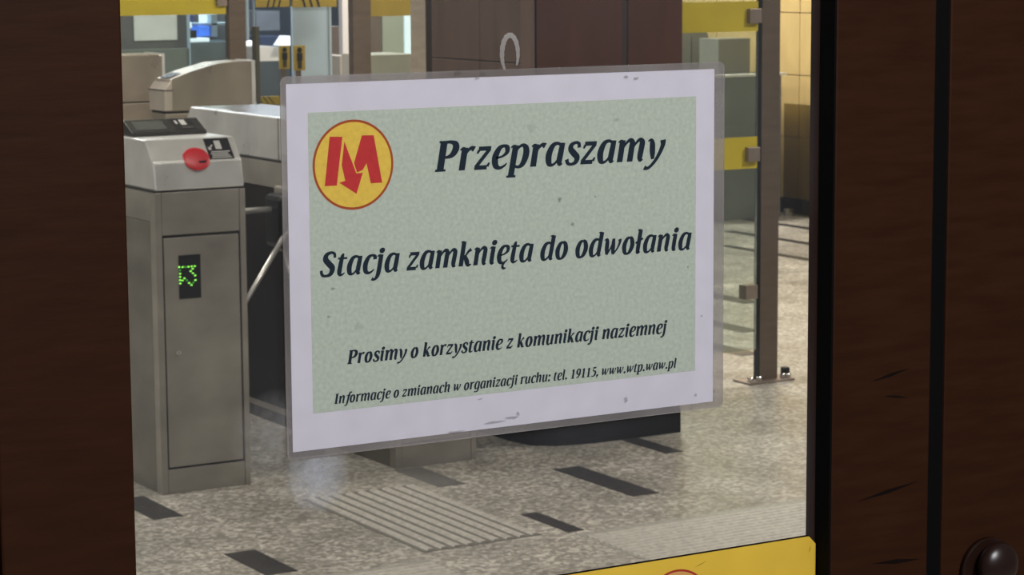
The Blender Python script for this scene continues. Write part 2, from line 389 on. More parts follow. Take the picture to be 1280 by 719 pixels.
def soft_patch(name, cx, cy, rx, ry, par, alpha, col):
    m = bpy.data.materials.new(name+'_film'); m.use_nodes = True; nt = m.node_tree
    for n in list(nt.nodes):
        if n.type != 'OUTPUT_MATERIAL': nt.nodes.remove(n)
    out = nt.nodes[0]; tc = nt.nodes.new('ShaderNodeTexCoord')
    g = nt.nodes.new('ShaderNodeTexGradient'); g.gradient_type = 'SPHERICAL'
    mp = nt.nodes.new('ShaderNodeMapping'); mp.inputs['Location'].default_value = (-1, 0, -1); mp.inputs['Scale'].default_value = (2, 0, 2)
    nt.links.new(tc.outputs['Generated'], mp.inputs[0]); nt.links.new(mp.outputs[0], g.inputs[0])
    nz = nt.nodes.new('ShaderNodeTexNoise'); nz.inputs['Scale'].default_value = 160; nz.inputs['Detail'].default_value = 5
    nt.links.new(tc.outputs['Object'], nz.inputs['Vector'])
    mu = nt.nodes.new('ShaderNodeMath'); mu.operation = 'MULTIPLY'; nt.links.new(g.outputs['Fac'], mu.inputs[0]); nt.links.new(nz.outputs['Fac'], mu.inputs[1])
    m2 = nt.nodes.new('ShaderNodeMath'); m2.operation = 'MULTIPLY'; m2.inputs[1].default_value = alpha; nt.links.new(mu.outputs[0], m2.inputs[0])
    t = nt.nodes.new('ShaderNodeBsdfTransparent'); d = nt.nodes.new('ShaderNodeBsdfDiffuse'); d.inputs[0].default_value = (*col, 1)
    mx = nt.nodes.new('ShaderNodeMixShader'); nt.links.new(m2.outputs[0], mx.inputs[0]); nt.links.new(t.outputs[0], mx.inputs[1]); nt.links.new(d.outputs[0], mx.inputs[2])
    nt.links.new(mx.outputs[0], out.inputs[0])
    a = atY(cx-rx, cy, YG-.0002); b = atY(cx+rx, cy, YG-.0002); t1 = atY(cx, cy-ry, YG-.0002); t0 = atY(cx, cy+ry, YG-.0002)
    return obj(name, bx(bmesh.new(), a.x-l.x, b.x-l.x, YG-.0003-l.y, YG-.0002-l.y, t0.z, t1.z), m, par)
soft_patch('wiped_smear', 396, 592, 42, 52, pane, .95, (.62, .65, .70))
soft_patch('wiped_smear', 345, 545, 60, 60, pane, .30, (.62, .62, .60))

# ------------------------------------------------------------------ lettering (hand drawn bold slanted book face)
def cr(pts, n=7):
    """smooth curve through x,y,width points"""
    if len(pts) == 2: return pts
    out = []; P = [pts[0]]+list(pts)+[pts[-1]]
    for i in range(1, len(P)-2):
        a, b, c, d = P[i-1], P[i], P[i+1], P[i+2]
        for k in range(n):
            t = k/n
            out.append(tuple(.5*(2*b[j]+(c[j]-a[j])*t+(2*a[j]-5*b[j]+4*c[j]-d[j])*t*t+(3*b[j]-a[j]-3*c[j]+d[j])*t**3) for j in range(3)))
    out.append(tuple(P[-2])); return out
HOOK = [(370, 110, 112), (392, 22, 70), (455, 40, 28)]
BOWL = [(385, 420, 50), (275, 490, 62), (155, 440, 100), (92, 245, 125), (125, 62, 108), (205, 14, 60), (290, 70, 48), (372, 210, 45)]
TOPS = [(20, 712, 20), (80, 716, 46), (130, 712, 46)]
def stem(x, top, bot): return [(x, top, 118), (x, bot, 118)]
def arch(x0, x1, last=True):
    w_ = x1-x0
    a = [(x0+10, 270, 40), (x0+w_*.40, 420, 52), (x0+w_*.74, 488, 80), (x1-2, 430, 112), (x1, 300, 118)]
    return a+([(x1-8, 110, 112), (x1+14, 22, 70), (x1+76, 40, 28)] if last else [(x1, 0, 118)])
SX = [(20, 440, 24), (70, 474, 50), (125, 470, 60)]
G = {
'a': (490, [BOWL, [(390, 500, 100), (378, 300, 115)]+HOOK]),
'c': (410, [[(368, 372, 95), (352, 455, 85), (262, 490, 60), (155, 435, 100), (92, 250, 125), (128, 68, 108), (225, 12, 66), (320, 45, 50), (380, 105, 26)]]),
'd': (500, [BOWL, [(392, 725, 118), (378, 300, 115)]+HOOK, [(280, 712, 20), (345, 716, 46), (400, 712, 46)]]),
'e': (420, [[(112, 232, 46), (255, 262, 46), (352, 345, 82), (345, 450, 92), (262, 490, 62), (155, 435, 100), (92, 250, 125), (130, 68, 108), (230, 12, 66), (330, 50, 48), (385, 110, 26)]]),
'f': (320, [[(430, 665, 90), (385, 722, 66), (300, 680, 92), (245, 470, 115), (200, 100, 118), (160, -110, 92), (85, -190, 60), (5, -165, 84)], [(70, 466, 50), (385, 466, 50)]]),
'g': (480, [BOWL, [(392, 500, 100), (380, 250, 115), (365, -20, 112), (310, -160, 88), (190, -205, 60), (70, -165, 82)]]),
'h': (510, [stem(120, 725, 0), TOPS, arch(120, 380)]),
'i': (265, [SX, [(130, 495, 112), (124, 110, 115), (150, 22, 70), (215, 44, 28)]]),
'j': (265, [SX, [(135, 495, 112), (128, 40, 115), (95, -120, 96), (20, -195, 60), (-60, -165, 84)]]),
'k': (475, [stem(120, 725, 0), TOPS, [(130, 225, 46), (230, 300, 50), (310, 410, 66), (390, 462, 92)], [(205, 290, 80), (290, 140, 118), (350, 30, 92), (450, 42, 28)]]),
'l': (265, [TOPS, [(130, 725, 118), (124, 110, 115), (150, 22, 70), (215, 44, 28)]]),
'm': (755, [SX, stem(122, 490, 0), arch(122, 375, False), arch(375, 628)]),
'n': (510, [SX, stem(122, 490, 0), arch(122, 380)]),
'o': (470, [[(235, 490, 60), (145, 420, 104), (95, 245, 126), (140, 60, 104), (230, 10, 60), (320, 75, 104), (372, 250, 126), (325, 430, 104), (235, 490, 60)]]),
'p': (495, [SX, [(125, 490, 118), (112, -205, 118)], [(5, -203, 44), (225, -203, 44)], [(125, 330, 44), (205, 440, 52), (295, 488, 68), (380, 420, 110), (402, 260, 126), (350, 75, 104), (255, 12, 60), (150, 45, 46)]]),
'r': (375, [SX, stem(122, 490, 0), [(130, 280, 42), (200, 420, 54), (275, 475, 78), (350, 448, 108)]]),
's': (380, [[(325, 372, 72), (305, 460, 66), (225, 490, 60), (128, 440, 88), (125, 345, 108), (215, 250, 118), (305, 160, 112), (290, 55, 90), (195, 10, 60), (100, 35, 66), (58, 125, 74)]]),
't': (325, [[(185, 610, 40), (150, 500, 96), (128, 130, 116), (160, 26, 84), (225, 20, 52), (300, 66, 26)], [(30, 464, 50), (310, 464, 50)]]),
'u': (510, [SX, [(128, 490, 116), (115, 170, 118), (160, 28, 96), (240, 22, 58), (330, 110, 46), (385, 240, 40)], [(390, 490, 116), (380, 300, 115)]+HOOK]),
'w': (650, [[(20, 440, 24), (90, 468, 66), (125, 400, 108), (140, 200, 116), (168, 30, 80)], [(168, 20, 44), (290, 260, 46), (338, 480, 46)], [(338, 480, 86), (352, 240, 116), (380, 30, 80)], [(380, 20, 44), (510, 190, 52), (570, 370, 74), (545, 455, 100)]]),
'y': (465, [[(20, 440, 24), (92, 468, 66), (138, 380, 108), (170, 200, 112), (205, 30, 66)], [(400, 460, 120), (412, 330, 96), (330, 90, 76), (210, -100, 68), (105, -185, 66), (15, -165, 92)]]),
'z': (405, [[(62, 345, 34), (88, 420, 60)], [(75, 452, 84), (368, 452, 84)], [(335, 435, 74), (70, 60, 74)], [(35, 42, 84), (330, 42, 84)], [(335, 60, 60), (372, 140, 34)]]),
'P': (545, [[(160, 700, 132), (160, 0, 132)], [(50, 682, 42), (200, 682, 42)], [(45, 22, 44), (285, 22, 44)], [(180, 668, 62), (320, 674, 66), (430, 620, 112), (452, 500, 132), (392, 378, 108), (280, 325, 60), (180, 330, 50)]]),
'S': (500, [[(425, 530, 66), (402, 640, 66), (300, 688, 66), (168, 630, 108), (150, 500, 132), (275, 360, 136), (395, 235, 132), (375, 75, 112), (250, 14, 66), (120, 45, 70), (62, 180, 70)]]),
'I': (330, [[(165, 700, 132), (165, 0, 132)], [(50, 682, 42), (285, 682, 42)], [(45, 22, 44), (285, 22, 44)]]),
'1': (440, [[(235, 690, 120), (235, 0, 120)], [(95, 560, 30), (200, 650, 60)], [(95, 22, 44), (375, 22, 44)]]),
'9': (450, [[(245, 680, 60), (140, 610, 104), (105, 465, 122), (155, 330, 100), (245, 290, 56), (330, 360, 70), (372, 500, 90), (335, 620, 104), (245, 680, 60)], [(368, 520, 118), (350, 280, 118), (245, 90, 92), (110, 15, 60)]]),
'5': (450, [[(165, 650, 90), (400, 650, 90)], [(165, 690, 48), (145, 390, 52)], [(140, 395, 46), (240, 425, 66), (360, 350, 112), (375, 210, 126), (300, 60, 98), (180, 12, 60), (75, 50, 84)]]),
' ': (215, []), '.': (225, []), ',': (225, [[(120, 60, 90), (110, -40, 66), (50, -120, 26)]]), ':': (240, []),
}
G['ę'] = (420, G['e'][1]+[[(300, 15, 44), (250, -70, 66), (285, -150, 66), (370, -150, 34)]])
G['ł'] = (275, G['l'][1]+[[(10, 300, 56), (250, 430, 56)]])
DOTS = {'i': [(140, 650)], 'j': [(145, 650)], '.': [(110, 62)], ',': [(115, 62)], ':': [(115, 62), (115, 420)]}
def text_mesh(name, text, x0, x1, z0, z1, cap, y, m, parent, off=(0, 0, 0), slant=.185, bold=1.0):
    """lettering between (x0,z0) and (x1,z1) on the plane y"""
    adv = sum(G[ch][0] for ch in text)
    sx = (x1-x0)/(adv-20); sz = cap/700
    vs, fs = [], []; lift = [0]
    def put(px, pz):
        X = (px+slant*pz*sz/sx*1.0)*sx+x0; t = (X-x0)/(x1-x0)
        vs.append((X-off[0], y-off[1]-lift[0]*4e-6, z0+(z1-z0)*t+pz*sz-off[2]))
    pen = 0
    def xh(z, ch):
        if not ch.islower() or z <= 0: return z
        return z*1.075 if z < 500 else 537+(z-500)*.91
    for ch in text:
        a, strokes = G[ch]
        for s in strokes:
            lift[0] = (lift[0]+1) % 7
            pts = [(p[0], xh(p[1], ch), p[2]) for p in cr(s)]; base = len(vs)
            for i, p in enumerate(pts):
                q0 = pts[max(0, i-1)]; q1 = pts[min(len(pts)-1, i+1)]
                dx, dz = q1[0]-q0[0], q1[1]-q0[1]; L = math.hypot(dx, dz) or 1
                nx, nz = -dz/L, dx/L; h = p[2]/2*bold
                put(pen+p[0]+nx*h, p[1]+nz*h); put(pen+p[0]-nx*h, p[1]-nz*h)
            for i in range(len(pts)-1): fs.append((base+2*i, base+2*i+1, base+2*i+3, base+2*i+2))
        for (dx, dz) in DOTS.get(ch, []):
            lift[0] = (lift[0]+1) % 7; base = len(vs)
            for k in range(12): put(pen+dx+72*bold*math.cos(k*math.pi/6), dz+70*bold*math.sin(k*math.pi/6))
            fs.append(tuple(range(base, base+12)))
        pen += a
    return raw(name, vs, fs, m, parent)

# ------------------------------------------------------------------ the laminated notice
YP = YG-.0016          # print plane
def P(x, y, Y=YP): return atY(x, y, Y)
tl, tr, bl, br = P(359, 105.5), P(894.5, 85.5), P(364, 567), P(889.5, 501)
sx0, sx1 = (tl.x+bl.x)/2, (tr.x+br.x)/2
sz1, sz0 = (tl.z+tr.z)/2, (bl.z+br.z)/2
sign = thing('laminated_notice', 'white laminated closure notice with green panel, stuck on the glass door', 'sign', ((sx0+sx1)/2, YP, sz0))
so = sign.location
def splate(name, x0, x1, z0, z1, y0, y1, m, rad=0, par=sign):
    pl = []
    if rad:
        for (cx, cz, a0) in [(x1-rad, z1-rad, 0), (x0+rad, z1-rad, 90), (x0+rad, z0+rad, 180), (x1-rad, z0+rad, 270)]:
            for k in range(7):
                a = math.radians(a0+k*15); pl.append((cx+rad*math.cos(a)-so.x, cz+rad*math.sin(a)-so.z))
    else: pl = [(x0-so.x, z0-so.z), (x1-so.x, z0-so.z), (x1-so.x, z1-so.z), (x0-so.x, z1-so.z)]
    return prism_y(name, pl, y0-so.y, y1-so.y, m, par)
splate('paper', sx0, sx1, sz0, sz1, YP, YP+.0003, paper)
g0 = P(387.5, 140); g1 = P(872.5, 121); g2 = P(388.5, 516); g3 = P(866.5, 465)
splate('green_panel', (g0.x+g2.x)/2, (g1.x+g3.x)/2, (g2.z+g3.z)/2, (g0.z+g1.z)/2, YP-.00012, YP, green_p)
# pouch margin: a ring of hazy plastic round the paper
mx0, mx1, mz0, mz1 = sx0-.0036, sx1+.0078, sz0-.0044, sz1+.0042
def ring_plate(name, o_, i_, y0, y1, m, par, rad=.004):
    def rr(x0, x1, z0, z1, r):
        return [(cx+r*math.cos(math.radians(a0+k*15)), cz+r*math.sin(math.radians(a0+k*15)))
                for (cx, cz, a0) in [(x1-r, z1-r, 0), (x0+r, z1-r, 90), (x0+r, z0+r, 180), (x1-r, z0+r, 270)] for k in range(7)]
    A = rr(*o_, rad); B = rr(*i_, .0006); n = len(A); vs = []; fs = []
    for (q, yy) in ((A, y0), (B, y0), (A, y1), (B, y1)):
        vs += [(x-so.x, yy-so.y, z-so.z) for x, z in q]
    for i in range(n):
        j = (i+1) % n
        fs += [(i, j, n+j, n+i), (2*n+i, 3*n+i, 3*n+j, 2*n+j), (i, 2*n+i, 2*n+j, j), (n+i, n+j, 3*n+j, 3*n+i)]
    return raw(name, vs, fs, m, par)
ring_plate('pouch_margin', (mx0, mx1, mz0, mz1), (sx0, sx1, sz0, sz1), YP-.0003, YP+.0005, margin_m, sign)
splate('film', mx0+.001, mx1-.001, mz0+.001, mz1-.001, YP-.0006, YP-.0005, film_m, .003)
# the four lines of text
def line(text, left, right, cap, bold=1.0):
    a, b = P(*left), P(*right)
    text_mesh('text_line', text, a.x, b.x, a.z, b.z, cap, YP-.00015, ink, sign, so, bold=bold)
line('Przepraszamy', (541, 215), (827, 200), .0178, 1.22)
line('Stacja zamknięta do odwołania', (397.5, 346.5), (862, 311.8), .0139, 1.22)
line('Prosimy o korzystanie z komunikacji naziemnej', (433, 455.5), (832, 416.5), .0080, 1.26)
line('Informacje o zmianach w organizacji ruchu: tel. 19115, www.wtp.waw.pl', (417, 505.3), (844.5, 459.7), .0058, 1.25)
# round metro emblem
def emblem(par, off, c, r, y, step, my, mr_, mring, name='emblem'):
    def disc(nm, rad, yy, m, p):
        vs = [(c[0]+rad*math.cos(a*math.pi/32)-off.x, yy-off.y, c[1]+rad*math.sin(a*math.pi/32)-off.z) for a in range(64)]
        return raw(nm, vs, [tuple(range(64))], m, p)
    e = disc(name, r, y, mring, par); disc('emblem_disc', r*.945, y-step, my, e)
    # letter strokes in units of the radius, measured from the photograph
    def q(px, py): return ((px-343)/281.0*1.0, (363-py)/324.0*1.0)
    shapes = [[(182, 163), (270, 163), (226, 512), (143, 516)],
              [(283, 198), (363, 425), (408, 420), (362, 572), (243, 492), (285, 478), (262, 365)],
              [(405, 152), (488, 150), (543, 492), (463, 497), (435, 352), (408, 400), (368, 418), (348, 350)]]
    for s in shapes:
        vs = [(c[0]+q(*k)[0]*r*1.0-off.x, y-2*step-off.y, c[1]+q(*k)[1]*r*1.0-off.z+q(*k)[0]*r*-.05) for k in s]
        raw('emblem_letter_stroke', vs, [tuple(range(len(vs)))], mr_, e)
ec = P(441.5, 206); er = (P(492, 205).x-P(391, 207).x)/2
emblem(sign, so, (ec.x, ec.z), er, YP-.00014, .00004, logo_y, logo_r, logo_ring)
# specks of dirt on the film
random.seed(3)
spots = [(795, 98, 4, 2), (783, 96, 3, 2), (572, 92, 5, 3), (664, 160, 7, 5), (771, 150, 4, 2), (604, 92, 4, 2), (596, 98, 3, 2), (783, 499, 2.5, 4), (870, 494, 1.6, 2),
         (449, 408, 6, 5), (416, 361, 3, 2), (411, 396, 3, 1.5), (618, 528, 16, 1.6), (570, 540, 12, 1.6), (640, 522, 8, 2), (648, 517, 2, 3), (600, 499, 3, 1), (716, 280, 2, 2), (700, 250, 2, 3), (860, 334, 1.2, 1.6), (877, 395, 1.4, 1.2), (744, 246, 1.4, 1)]
dirt_f = glass('faint_dirt', (.97, .97, .97), .1, .07, (.22, .20, .19))
dirt_t = glass('dirt_smudge', (.86, .86, .86), .1, .24,
 (.22, .20, .19))
for (x, y, a, b) in spots:
    k = []; n = 11
    for i in range(n):
        rr_ = random.uniform(.55, 1.25)
        v = P(x+a*rr_*math.cos(i*2*math.pi/n), y+b*rr_*math.sin(i*2*math.pi/n)-(a*.12*math.cos(i*2*math.pi/n)), YP-.0009); k.append(v-so)
    raw('dirt_speck', k, [tuple(range(n))], dirt_f if (a > 3.5 and 120 < y < 480) else dirt_t, sign)

# ------------------------------------------------------------------ yellow sticker at the bottom of the pane
sk = thing('yellow_sticker', 'yellow sticker with red ring emblem low on the glass door', 'sticker', (.862, YG-.0016, 1.04))
ko = sk.location
xr, xl = .9650, .757; zt, zb = 1.1695, 1.045; ch = .0055
def octo(g): return [(xl+g-ko.x, zb+ch-ko.z), (xl+ch-ko.x, zb+g-ko.z), (xr-ch-ko.x, zb+g-ko.z), (xr-g-ko.x, zb+ch-ko.z), (xr-g-ko.x, zt-ch-ko.z), (xr-ch-ko.x, zt-g-ko.z), (xl+ch-ko.x, zt-g-ko.z), (xl+g-ko.x, zt-ch-ko.z)]
prism_y('sticker_edge', octo(-.0008), .0002, .0010, rubber, sk)
prism_y('sticker_face', octo(0), -.0008, .0001, stick_y, sk)
mc = atY(846, 762, YG-.0025); emblem(sk, ko, (mc.x, mc.z), .0262, YG-.00245, .00004, mat('sticker_orange', (.80, .42, .12), .5), stick_r, stick_r)
for (xa, ya, xb, yb, th) in [(868, 710, 884, 701, .0004), (1011, 691, 1014, 682, .0005)]:
    a = atY(xa, ya, YG-.0026)-ko; b = atY(xb, yb, YG-.0026)-ko; n = Vector((th, 0, th))
    raw('scuff_mark', [a, (a+b)/2-n, b, (a+b)/2+n], [(0, 1, 2, 3)], mat('brown_scuff', (.30, .16, .03), .7), sk)

# ------------------------------------------------------------------ turnstiles
W_ = .285
def make_gate():
    g = thing('turnstile', 'x', 'turnstile', (2.625, 6.42, 0), 'steel turnstiles in a row')
    def b(name, x0, x1, y0, y1, z0, z1, m, par=g, bev=.0015): return obj(name, bx(bmesh.new(), x0, x1, y0, y1, z0, z1, bev), m, par)
    # front pillar: dark core, framed steel skins in front of it
    b('core', .006, W_-.006, .008, 1.592, .004, .80, steel_seam)
    for x0, x1 in ((0, .0205), (W_-.0185, W_)):
        for y0, y1 in ((0, .04), (1.56, 1.60)):
            b('corner_strip', x0, x1, y0, y1, 0, .887, steel)
    for y0, y1 in ((.001, .007), (1.593, 1.599)):
        b('upper_panel', .0215, W_-.0195, y0, y1, .763, .887, steel)
        b('base_panel', .0215, W_-.0195, y0, y1, 0, .072, steel)
    d = b('service_door', .0250, W_-.0235, .0015, .0075, .0785, .7545, steel)
    tube('door_lock', (.062, -.003, .417), (.062, .003, .417), .0065, chrome, d, 20)
    b('lock_slot', .0612, .0628, -.0035, -.0029, .412, .422, black_pl, d, 0)
    dsp = b('display', .070, .138, -.0008, .003, .574, .702, black_pl, d, .0006)
    dots = [(113, 272), (147, 271), (205, 268), (237, 265), (268, 262), (122, 338), (122, 370), (122, 402), (124, 435), (166, 384), (146, 405), (212, 430), (235, 450), (250, 333), (228, 312), (272, 355), (275, 401), (248, 288)]
    dim = [(175, 270), (120, 305), (190, 405), (254, 426)]
    for lst, m_ in ((dots, led_e), (dim, led_dim)):
        bm = bmesh.new()
        for (px, py) in lst:
            pt = atY(210+px/7.98, 300+py/7.98, 6.418); v = bmesh.ops.create_icosphere(bm, subdivisions=1, radius=.0034)['verts']
            bmesh.ops.scale(bm, vec=(1.15, .25, .75), verts=v); bmesh.ops.translate(bm, vec=(pt.x-2.625, -.0012, pt.z), verts=v)
        q_ = obj('led_dots', bm, m_, dsp); q_['kind'] = 'stuff'
    b('service_door', .0235, W_-.0215, 1.5925, 1.5985, .078, .756, steel)
    # side skins of the two pillars, dark recess between them
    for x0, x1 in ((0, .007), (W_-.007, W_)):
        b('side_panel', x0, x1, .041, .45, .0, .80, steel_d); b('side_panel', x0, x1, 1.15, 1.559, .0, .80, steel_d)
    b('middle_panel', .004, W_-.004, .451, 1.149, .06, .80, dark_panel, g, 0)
    b('skirting', .0045, W_-.0045, .451, 1.149, 0, .040, black_pl, g, 0)
    b('steel_strip', .001, W_-.001, .451, 1.149, .041, .0595, steel, g, 0)
    b('arm_housing', .0, W_, .041, 1.559, .801, .887, steel, g, .003)
    # upper housing with sloped ends
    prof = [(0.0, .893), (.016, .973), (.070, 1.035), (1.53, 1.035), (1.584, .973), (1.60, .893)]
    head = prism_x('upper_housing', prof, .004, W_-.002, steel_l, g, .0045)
    b('housing_seam', .0, W_, .003, 1.597, .8875, .8925, steel_seam, g, 0)
    b('top_mirror_plate', .012, W_-.010, .46, 1.50, 1.0345, 1.0375, cover_m, head, .001)  # plate added so the top mirrors dark surroundings and looks darker
    b('panel_joint', .0028, .0040, .803, .806, .895, 1.033, steel_seam, head, 0)
    tube('screw', (.001, .76, .915), (.004, .76, .915), .008, chrome, head, 14)
    # fittings on the sloped front: map u (along x), v (up the upper slope)
    A = Vector((0, .016, .973)); S = Vector((0, .054, .062)); L = S.length; S.normalize(); N = Vector((0, -S.z, S.y))
    def sl(x, v, h): p = A+S*v+N*h; return Vector((x, p.y, p.z))
    dome('card_reader', sl(.143, .008, -.001), .037, .006, (0, -.83, .50), red_pl, g, 1.16)
    q = sl(.150, -.001, .0065)
    b('reader_slot', .146, .168, q.y-.002, q.y+.002, q.z-.009, q.z-.003, black_pl, g, 0)
    def quad(name, pts, h, m, par):
        a_ = [sl(x, v, h) for x, v in pts]; c_ = [sl(x, v, h-.001) for x, v in pts]; n = len(pts)
        return raw(name, a_+c_, [tuple(range(n)), tuple(range(2*n-1, n-1, -1))]+[(i, (i+1) % n, n+(i+1) % n, n+i) for i in range(n)], m, par)
    lb = quad('instruction_label', [(.184, .002), (.262, .002), (.262, .078), (.184, .078)], .0012, black_pl, g)
    quad('label_card_symbol', [(.213, .038), (.232, .038), (.232, .068), (.213, .068)], .0022, white_m, lb)
    quad('label_arrow', [(.190, .036), (.200, .036), (.197, .041), (.206, .052), (.203, .055), (.194, .044), (.190, .048)], .0022, white_m, lb)
    for k in range(4):
        quad('label_text_row', [(.192+.003*(k % 2), .006+k*.007), (.254-.004*(k % 3), .006+k*.007), (.254-.004*(k % 3), .0088+k*.007), (.192+.003*(k % 2), .0088+k*.007)], .0022, white_m, lb)
    # raised black validator with display on the top
    vd = prism_x('validator', [(.213, 1.036), (.216, 1.046), (.292, 1.080), (.40, 1.072), (.44, 1.036)], .024, .262, mat('validator_case', (.035, .033, .030), .35, .3), g, .002)
    T0 = Vector((0, .216, 1.046)); T = Vector((0, .076, .034)); TN = Vector((0, -.034, .076)).normalized()
    def vq(name, x0, x1, v0, v1, h, m, par):
        a_ = []
        for (x, v) in ((x0, v0), (x1, v0), (x1, v1), (x0, v1)): p = T0+T*v+TN*h; a_.append((x, p.y, p.z))
        return raw(name, a_, [(0, 1, 2, 3)], m, par)
    vq('screen', .045, .142, .2, .85, .0008, mat('dull_screen', (.10, .11, .10), .25), vd)
    st_ = vq('validator_label', .170, .236, .12, .92, .0008, black_pl, vd)
    vq('label_card_symbol', .196, .214, .45, .85, .0014, white_m, vd); vq('label_arrow', .180, .187, .55, .80, .0014, white_m, vd)
    vq('label_text_row', .192, .226, .22, .30, .0014, grey_m, vd)
    # tripod barrier on the left side
    hub = b('tripod_hub', -.078, .0, .625, .755, .62, .795, black_pl, g, .018)
    b('hub_collar', -.030, .0, .60, .78, .60, .815, steel, hub, .008)
    tube('tripod_arm', (-.05, .70, .745), (-.435, .70, .745), .0105, arm_m, hub)
    tube('tripod_arm', (-.043, .632, .694), (-.332, .632, .274), .0085, arm_m, hub)
    tube('tripod_arm', (-.05, .66, .62), (-.06, .45, .30), .0085, arm_m, hub)
    return g
g1 = make_gate(); index_children(g1)
g2 = copytree(g1); g2.location = (3.371, 6.368, 0)
g1['label'] = 'nearest steel turnstile with red oval card reader and green LED panel, left of the notice'
g2['label'] = 'second steel turnstile, mostly behind the notice, with black tripod hub'

# wide cabinets further back
def wide_cabinet(name, label, x0, x1, Y, D, ztop, nose=True, Y1=None):
    g = thing(name, label, 'gate', (x0, Y, 0), 'wide aisle gates behind the turnstiles'); Lx = x1-x0
    if nose:
        prof = [(0, ztop-.195), (0, ztop-.105), (.012, ztop-.09), (.03, ztop-.065), (.12, ztop-.035), (.24, ztop-.005), (.34, ztop), (Lx, ztop), (Lx, ztop-.195)]
    else:
        prof = [(0, ztop-.20), (0, ztop), (Lx-.02, ztop), (Lx, ztop-.01), (Lx, ztop-.20)]
    hd = prism_y('hood', prof, 0, D, steel_warm, g, .004)
    if nose: prism_y('nose_lit_cap', [(-.003, ztop-.193), (-.003, ztop-.108), (.008, ztop-.094), (.030, ztop-.066), (.030, ztop-.193)], -.003, D+.003, nose_m, hd, .003); obj('nose_groove', bx(bmesh.new(), -.0045, .031, -.0045, D+.0045, ztop-.112, ztop-.108), steel_seam, hd)  # cap added to paint the lit end face of the nose
    obj('hood_joint', bx(bmesh.new(), .004, Lx-.004, .004, D-.004, ztop-.205, ztop-.195), steel_seam, g)
    obj('cabinet_body', bx(bmesh.new(), .001, Lx, .001, D, .0, ztop-.205, .004), steel_warm, g)
    if nose:
        raw('sensor_window', [(.035, -.0, 0)]*0+[(.030, .03, ztop-.061), (.030, D-.03, ztop-.061), (.085, D-.03, ztop-.043), (.085, .03, ztop-.043)], [(0, 1, 2, 3)], mat('sensor_glass', (.05, .05, .10), .15), g)
        obj('end_strip', bx(bmesh.new(), Lx-.014, Lx+.002, -.002, D+.002, 0, ztop+.002), steel_l, g)
    else:
        obj('end_strip', bx(bmesh.new(), Lx-.010, Lx+.002, -.002, D+.002, 0, ztop+.002), steel_l, g)
    return g
YA = 9.07
a0, a1 = atY(206, 100, YA), atY(318, 75, YA)
za = atY(300, 76.5, YA).z
wide_cabinet('wide_gate_cabinet', 'round nosed steel gate cabinet behind the first turnstile', a0.x, a1.x, YA, .16, za)
YBB = 9.6
b0, b1 = atY(140, 100, YBB), atY(205, 75, YBB)
wide_cabinet('wide_gate_cabinet', 'flat topped steel gate cabinet at the left edge of the pane', b0.x, b1.x, YBB, .2, atY(190, 68, YBB).z, False)

# ------------------------------------------------------------------ glass barriers
def bolt(x, y, par, o_, big=1.0):
    t = tube('bolt', (x-o_.x, y-o_.y, .009), (x-o_.x, y-o_.y, .026*big), .011, chrome, par, 6)
def barrier(label, x0, x1, Yp, dep, gx0, gx1, bands, clamps, top=2.1, plate=True, m=post_m, gz0=.12, gm=None, bm_=None):
    g = thing('glass_barrier', label, 'barrier', ((x0+x1)/2, Yp, 0), 'glass barriers on steel posts'); o_ = g.location
    def b(name, X0, X1, y0, y1, z0, z1, mm, par=g, bev=.001): return obj(name, bx(bmesh.new(), X0-o_.x, X1-o_.x, y0-o_.y, y1-o_.y, z0, z1, bev), mm, par)
    po = b('post', x0, x1, Yp, Yp+dep, .008, top, m)
    if plate:
        bp = b('base_plate', x0-.072, x1+.055, Yp-.035, Yp+dep+.035, 0, .008, clamp_m, g, .002)
        for bxp in (x0-.050, x0-.012, x1+.016, x1+.040):
            bolt(bxp, Yp-.012, bp, o_)
        b('rubber_wedge', x1+.030, x1+.056, Yp-.005, Yp+.025, .009, .045, black_pl, bp, .006)
    if plate: b('post_shaded_side', x0-.0035, x0-.0002, Yp+.001, Yp+dep-.001, .009, top-.01, black_pl, po, 0)  # black strip paints the shaded left face of the post
    gl = b('glass_panel', gx0, gx1, Yp+.010, Yp+.020, gz0, top-.05, gm or bar_gl, g, 0)
    for (z0, z1) in bands: b('warning_band', gx0+.002, gx1-.002, Yp+.0085, Yp+.0099, z0, z1, bm_ or band_y, gl, 0)
    for (cx, cz) in clamps: b('clamp', cx-.035, cx+.018, Yp-.012, Yp+.034, cz-.026, cz+.026, clamp_m, po, .002)
    return g
barrier('glass barrier with tall bronze post, right of the notice', 5.216, 5.297, 6.99, .034, 4.46, 5.205, [(1.285, 1.392), (.79, .905)],
        [(5.188, 1.34), (5.184, .842), (5.178, .339)])
Y1 = 10.9; p = atY(285, 20, Y1); q = atY(307, 20, Y1); r_ = atY(150, 20, Y1)
barrier('glass barrier with yellow band at the upper left of the pane', p.x+.005, q.x, Y1, .05, r_.x-.3, p.x-.005, [(atY(230, 18.5, Y1).z, 1.45)], [(atY(279, 8, Y1).x, atY(279, 1, Y1).z)], plate=False)
Y2 = 10.6; p = atY(441, 20, Y2); q = atY(463, 20, Y2); r_ = atY(516, 20, Y2)
tb = barrier('glass barrier between two posts above the notice', p.x, q.x, Y2, .05, q.x+.005, r_.x+.1, [(atY(490, 20, Y2).z, 1.5)], [], plate=False, bm_=band_d)
Y3 = 8.2; p = atY(533, 20, Y3); q = atY(548, 20, Y3)
po3 = box('steel_post', p.x, q.x+.004, Y3, Y3+.13, 0, 2.2, mat('dark_post', (.045, .030, .022), .5), None, .002)
tag(po3, 'square steel post touching the brown column', 'post')
